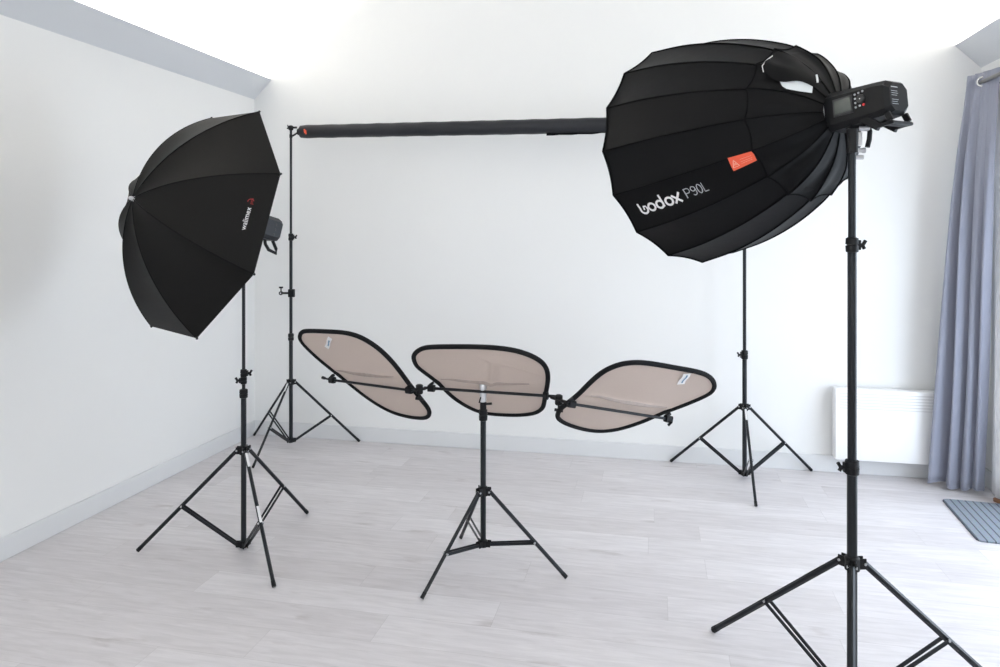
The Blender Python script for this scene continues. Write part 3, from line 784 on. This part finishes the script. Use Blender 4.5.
reflector((-.998, 3.111, .810), (-.456, 3.070, .810), (-.0529, -.7294, .682), P1, 'middle taupe reflector panel with black rim, wrinkled cloth, right above the short stand', creases=1)
reflector((-.334, 2.946, .810), (.058, 3.278, .686), (.611, -.486, .6249), P2, 'right taupe reflector panel with black rim, paler wing pointing at the rear right stand', tagpos=(.11, .285, .43))

# support bars, clamps and joints
rg = thing('reflector_bracket', 'black three-arm bracket with clamps behind which the reflector panels are clipped', 'bracket', (C3[0], C3[1], .76))
a0, a1 = V((-1.552, 3.280, .789)), V((-1.072, 3.051, .810)); b0, b1 = V((-.998, 3.111, .810)), V((-.456, 3.070, .810)); c0_, c1_ = V((-.334, 2.946, .810)), V((.058, 3.278, .686))
FWD = V((0, -.010, -.010))
for q_ in (a0, a1, b0, b1, c0_, c1_): q_ += FWD
def ext(p, q, d): return q+(q-p).normalized()*d
MB().tube(ext(a1, a0, .012), ext(a0, a1, .02), .0062).build('crossbar', M['black_metal'], rg)
MB().tube(ext(b1, b0, .025), ext(b0, b1, .045), .0066).build('crossbar', M['black_metal'], rg)
MB().tube(ext(c1_, c0_, .022), ext(c0_, c1_, .015), .0062).build('crossbar', M['black_metal'], rg)
def clamp(p, d, sz=.030):
    d = V(d).normalized()
    b = MB(); b.bar(p-d*sz*.5, p+d*sz*.5, .026, .030, bev=.4); b.bar(p-d*sz*.3+V((0, 0, .012)), p+d*sz*.3+V((0, 0, .026)), .016, .012, bev=.3); return b
clamp(a0, a1-a0).build('clamp', M['black_plastic'], rg)
clamp(a1, a1-a0).build('clamp', M['black_plastic'], rg)
clamp(b0+V((.01, 0, 0)), b1-b0).build('clamp', M['black_plastic'], rg)
clamp(b1+V((-.004, 0, 0)), b1-b0, .022).build('clamp', M['black_plastic'], rg)
clamp(c0_, c1_-c0_).build('clamp', M['black_plastic'], rg)
clamp(c1_, c1_-c0_, .034).build('clamp', M['black_plastic'], rg)
# end levers
b = MB(); dd = (a0-a1).normalized(); b.tube(a0+dd*.01, a0+dd*.06+V((0, 0, .004)), .005); b.tube(a0+dd*.058+V((0, 0, .004)), a0+dd*.075+V((0, 0, .006)), .0075); b.build('lever', M['black_plastic'], rg)
b = MB(); dd = (c1_-c0_).normalized(); b.bar(c1_+V((0, -.01, -.026)), c1_+V((.016, -.01, -.008)), .014, .01, bev=.3); b.build('lever', M['black_plastic'], rg)
# swivel joints between the bars
for pa, pb in ((a1, b0), (c0_, b1)):
    mid = pa*.5+pb*.5; pa2 = pa+(pb-pa)*.2; pb2 = pa+(pb-pa)*.8
    b = MB(); b.tube(pa2, mid, .007); b.tube(pb2, mid, .007)
    b.lathe(mid-V((0, 0, .022)), (0, 0, 1), [(0, .012), (.004, .0165), (.018, .0165), (.02, .013), (.024, .013), (.026, .0165), (.04, .0165), (.044, .01)], n=18)
    j_ = b.build('swivel_joint', M['black_plastic'], rg)
    b = MB(); b.tube(mid-V((0, 0, .022)), mid-V((0, 0, .04)), .005); b.bar(mid+V((-.018, 0, -.042)), mid+V((.018, 0, -.046)), .010, .012, bev=.4); b.build('wing_nut', M['black_plastic'], rg).parent = j_
# steel socket on top of the short stand, with its lever
zt = V((C3[0], C3[1], 0)); barp = V((C3[0], 3.087, .80))
b = MB(); b.lathe(zt+V((0, -.004, .752)), (0, 0, 1), [(0, .0125), (.003, .0155), (.06, .0155), (.075, .017), (.082, .015)], n=20); b.build('socket', M['chrome'], rg)
b = MB(); b.lathe(zt+V((0, 0, .715)), (0, 0, 1), [(0, .013), (.002, .0145), (.034, .0145), (.037, .010)], n=20); b.tube(zt+V((.012, -.003, .743)), zt+V((.040, -.003, .746)), .0055)
b.bar(zt+V((-.014, -.014, .750)), zt+V((-.006, -.016, .776)), .008, .006, bev=.4); b.build('lock_collar', M['black_plastic'], rg)

# ------------------------------------------------------------------ wall heater
hx0, hx1, hy0, hy1, hz0, hz1 = 1.085, 1.70, 4.735, 4.82, .112, .545
ht = thing('wall_heater', 'white electric panel heater on the back wall beside the curtain', 'heater', ((hx0+hx1)/2, YB-.05, hz0))
MB().box(((hx0+hx1)/2, (hy0+hy1)/2, (hz0+hz1)/2), hx1-hx0, hy1-hy0, hz1-hz0, bev=.006).build('casing', M['heater'], ht)
MB().box(((hx0+hx1)/2, (hy1+YB)/2, (hz0+hz1)/2), (hx1-hx0)*.6, YB-hy1, .2).build('wall_bracket', M['base'], ht, smooth=0)
b = MB()
for i in range(6): b.box(((hx0+hx1)/2, hy0-.001, hz1-.024-.018*i), hx1-hx0-.05, .006, .0055)
b.build('grille', M['heater_slot'], ht, smooth=0)

# ------------------------------------------------------------------ curtain and rod
RX, RZ = 1.80, 2.352
rod = thing('curtain_rod', 'grey metal curtain rod running along the right wall above the patio door', 'curtain rod', (RX, 3.2, RZ))
MB().tube((RX, 4.57, RZ), (RX, 1.6, RZ), .0115).build('pole', M['rod'], rod)
for y in (4.56, 3.1, 1.75):
    b = MB(); b.tube((RX, y, RZ), (XR, y, RZ), .007); b.lathe((XR-.008, y, RZ), (1, 0, 0), [(0, .022), (.008, .024)]); b.build('wall_bracket', M['rod'], rod)
def sst(x): x = max(0, min(1, x)); return x*x*(3-2*x)
cu_ = thing('curtain', 'long grey-blue curtain with steel eyelets gathered beside the patio door', 'curtain', (1.75, 4.5, 0))
zt0, zb0 = 2.405, .022
def cpt2(u, h, off=0.):    # u 0 back .. 1 front ; h 0 top .. 1 bottom
    z = zt0+(zb0-zt0)*h
    Ax = 1.770+(1.60-1.770)*h; Ay = 4.61+(4.71-4.61)*h
    Bx = smooth_interp([0, .2, .45, .7, 1], [1.835, 1.814, 1.811, 1.819, 1.828], h); By = smooth_interp([0, .2, .45, .7, 1], [4.374, 4.40, 4.44, 4.49, 4.565], h)
    g = .35*u/.5 if u < .5 else .35+.65*(u-.5)/.5
    hh = sst(h*1.2); q_ = g*(1-hh)+u*hh
    px, py = Ax+(Bx-Ax)*q_, Ay+(By-Ay)*q_
    dx, dy = Bx-Ax, By-Ay; l = math.hypot(dx, dy); nx, ny = -dy/l, dx/l
    if nx > 0: nx, ny = -nx, -ny           # into the room
    # first half: tight folds, last part: broad flat panel
    w = u**1.35
    amp = (.016+.024*sst(h*2.5))*(1-(.85-.45*hh)*sst((u-.42)/.2))
    a = amp*math.sin(w*PI*2*3.6+.6+.5*math.sin(h*2.2)) + .010*math.sin(w*PI*2*8+h*1.4)*(1-u)*.8
    a *= (.55+.45*sst(h*5)) 
    return V((px+nx*(a+off), py+ny*(a+off), z+.012*math.sin(u*9)*h**6))
b = MB(); b.grid([[cpt2(i/110, j/50) for i in range(111)] for j in range(51)])
cl = b.build('cloth', M['curtain'], cu_, smooth=80)
md = cl.modifiers.new('s', 'SOLIDIFY'); md.thickness = .003
b = MB(); b.path([cpt2(i/110, .997) for i in range(111)], .005, n=6); b.build('hem', M['curtain'], cu_)
# eyelets
for u in (.60,):
    p = cpt2(u, .022); 
    q = V((RX, p.y, RZ)); nrm = (cpt2(u, .02, .02)-cpt2(u, .02)).normalized()
    if u == .60: nrm = V((-.55, -.83, 0)).normalized()
    pp = cpt2(u, (zt0-RZ)/(zt0-zb0))+nrm*.004
    d, uu, ww = frame(nrm); b = MB(); b.path([pp+(uu*math.cos(k*PI/12)+ww*math.sin(k*PI/12))*.0245 for k in range(24)], .0055, n=8, closed=True); b.build('eyelet', M['ring'], cu_)
# pale lining seen past the curtain edge
b = MB(); b.grid([[V((1.865+.010*math.sin(i*.9)+.0*j, 4.55-.20*i/16, 2.33-(2.33-.03)*j/20)) for i in range(17)] for j in range(21)])
ln = b.build('curtain_lining', M['liner'], base=(1.86, 4.45, .03)); tag(ln, 'narrow white lining strip hanging between the grey curtain and the patio door', 'curtain')
ln.modifiers.new('s', 'SOLIDIFY').thickness = .002
b = MB(); b.bar((1.86, 4.50, .012), (1.895, 4.385, .012), .022, .022, bev=.3)
tag(b.build('wood_offcut', M['wood'], base=(1.875, 4.44, 0)), 'small brown wooden block on the floor at the curtain foot', 'block')

# ------------------------------------------------------------------ door mat
mo = V((1.535, 3.895, 0)); ang = math.atan2(4.478-3.904, 1.57-1.527)-PI/2
w_, l_ = .385, .575; b = MB(); rr = .03; pts = []
for cx_, cy_, a0_ in ((w_-rr, rr, -90), (w_-rr, l_-rr, 0), (rr, l_-rr, 90), (rr, rr, 180)):
    for i in range(7): t = math.radians(a0_+15*i); pts.append((cx_+rr*math.cos(t), cy_+rr*math.sin(t)))
b.loft([[V((x, y, .0005)) for x, y in pts], [V((x, y, .007)) for x, y in pts], [V((w_/2+(x-w_/2)*.985, l_/2+(y-l_/2)*.985, .010)) for x, y in pts]])
dm = b.build('door_mat', M['mat'], smooth=25); dm.location = mo; dm.rotation_euler = (0, 0, ang); tag(dm, 'blue-grey striped door mat on the floor by the patio door', 'mat')

# ------------------------------------------------------------------ lights
def area(name, loc, rot, sx, sy, power, col):
    l = bpy.data.lights.new(name, 'AREA'); l.shape = 'RECTANGLE'; l.size = sx; l.size_y = sy; l.energy = power; l.color = col
    o = bpy.data.objects.new(name, l); COL.objects.link(o); o.location = loc; o.rotation_euler = rot; return o
area('daylight_door', (XR+.35, 3.0, 1.15), (0, PI/2, 0), 2.1, 2.5, 62, (.76, .87, 1.0))
area('front_fill', (-.2, YF+.15, 1.7), (PI/2, 0, 0), 3.8, 2.2, 54, (.83, .915, 1.0))  # added soft fill behind the camera; the front wall has no window
area('cove_left', (XL+.07, (YB+YF)/2, SZ1-.045), (0, PI, 0), .03, YB-YF-.1, 96, (1.0, .945, .85))
area('cove_right', (XR-.07, (YB+YF)/2, SZ1-.045), (0, PI, 0), .03, YB-YF-.1, 92, (1.0, .955, .88))
w = bpy.data.worlds.new('sky'); scene.world = w; w.use_nodes = True
bg = w.node_tree.nodes['Background']; bg.inputs[0].default_value = (.78, .88, 1, 1); bg.inputs[1].default_value = 3.1

# ------------------------------------------------------------------ camera
cam = bpy.data.cameras.new('camera'); co = bpy.data.objects.new('camera', cam); COL.objects.link(co)
cam.sensor_width = 36; cam.lens = 716*36/1000; cam.shift_y = -(333.5-233.5)/1000; cam.clip_start = .05
co.location = (0, 0, 1.5); co.rotation_euler = (PI/2, 0, math.radians(12.2)); scene.camera = co
scene.view_settings.view_transform = 'Standard'; scene.view_settings.look = 'None'
scene.view_settings.exposure = 0.; scene.view_settings.gamma = 1.
scene.cycles.use_denoising = True; scene.cycles.max_bounces = 10; scene.cycles.diffuse_bounces = 6
for o in bpy.data.objects:
    if '_o' in o: del o['_o']
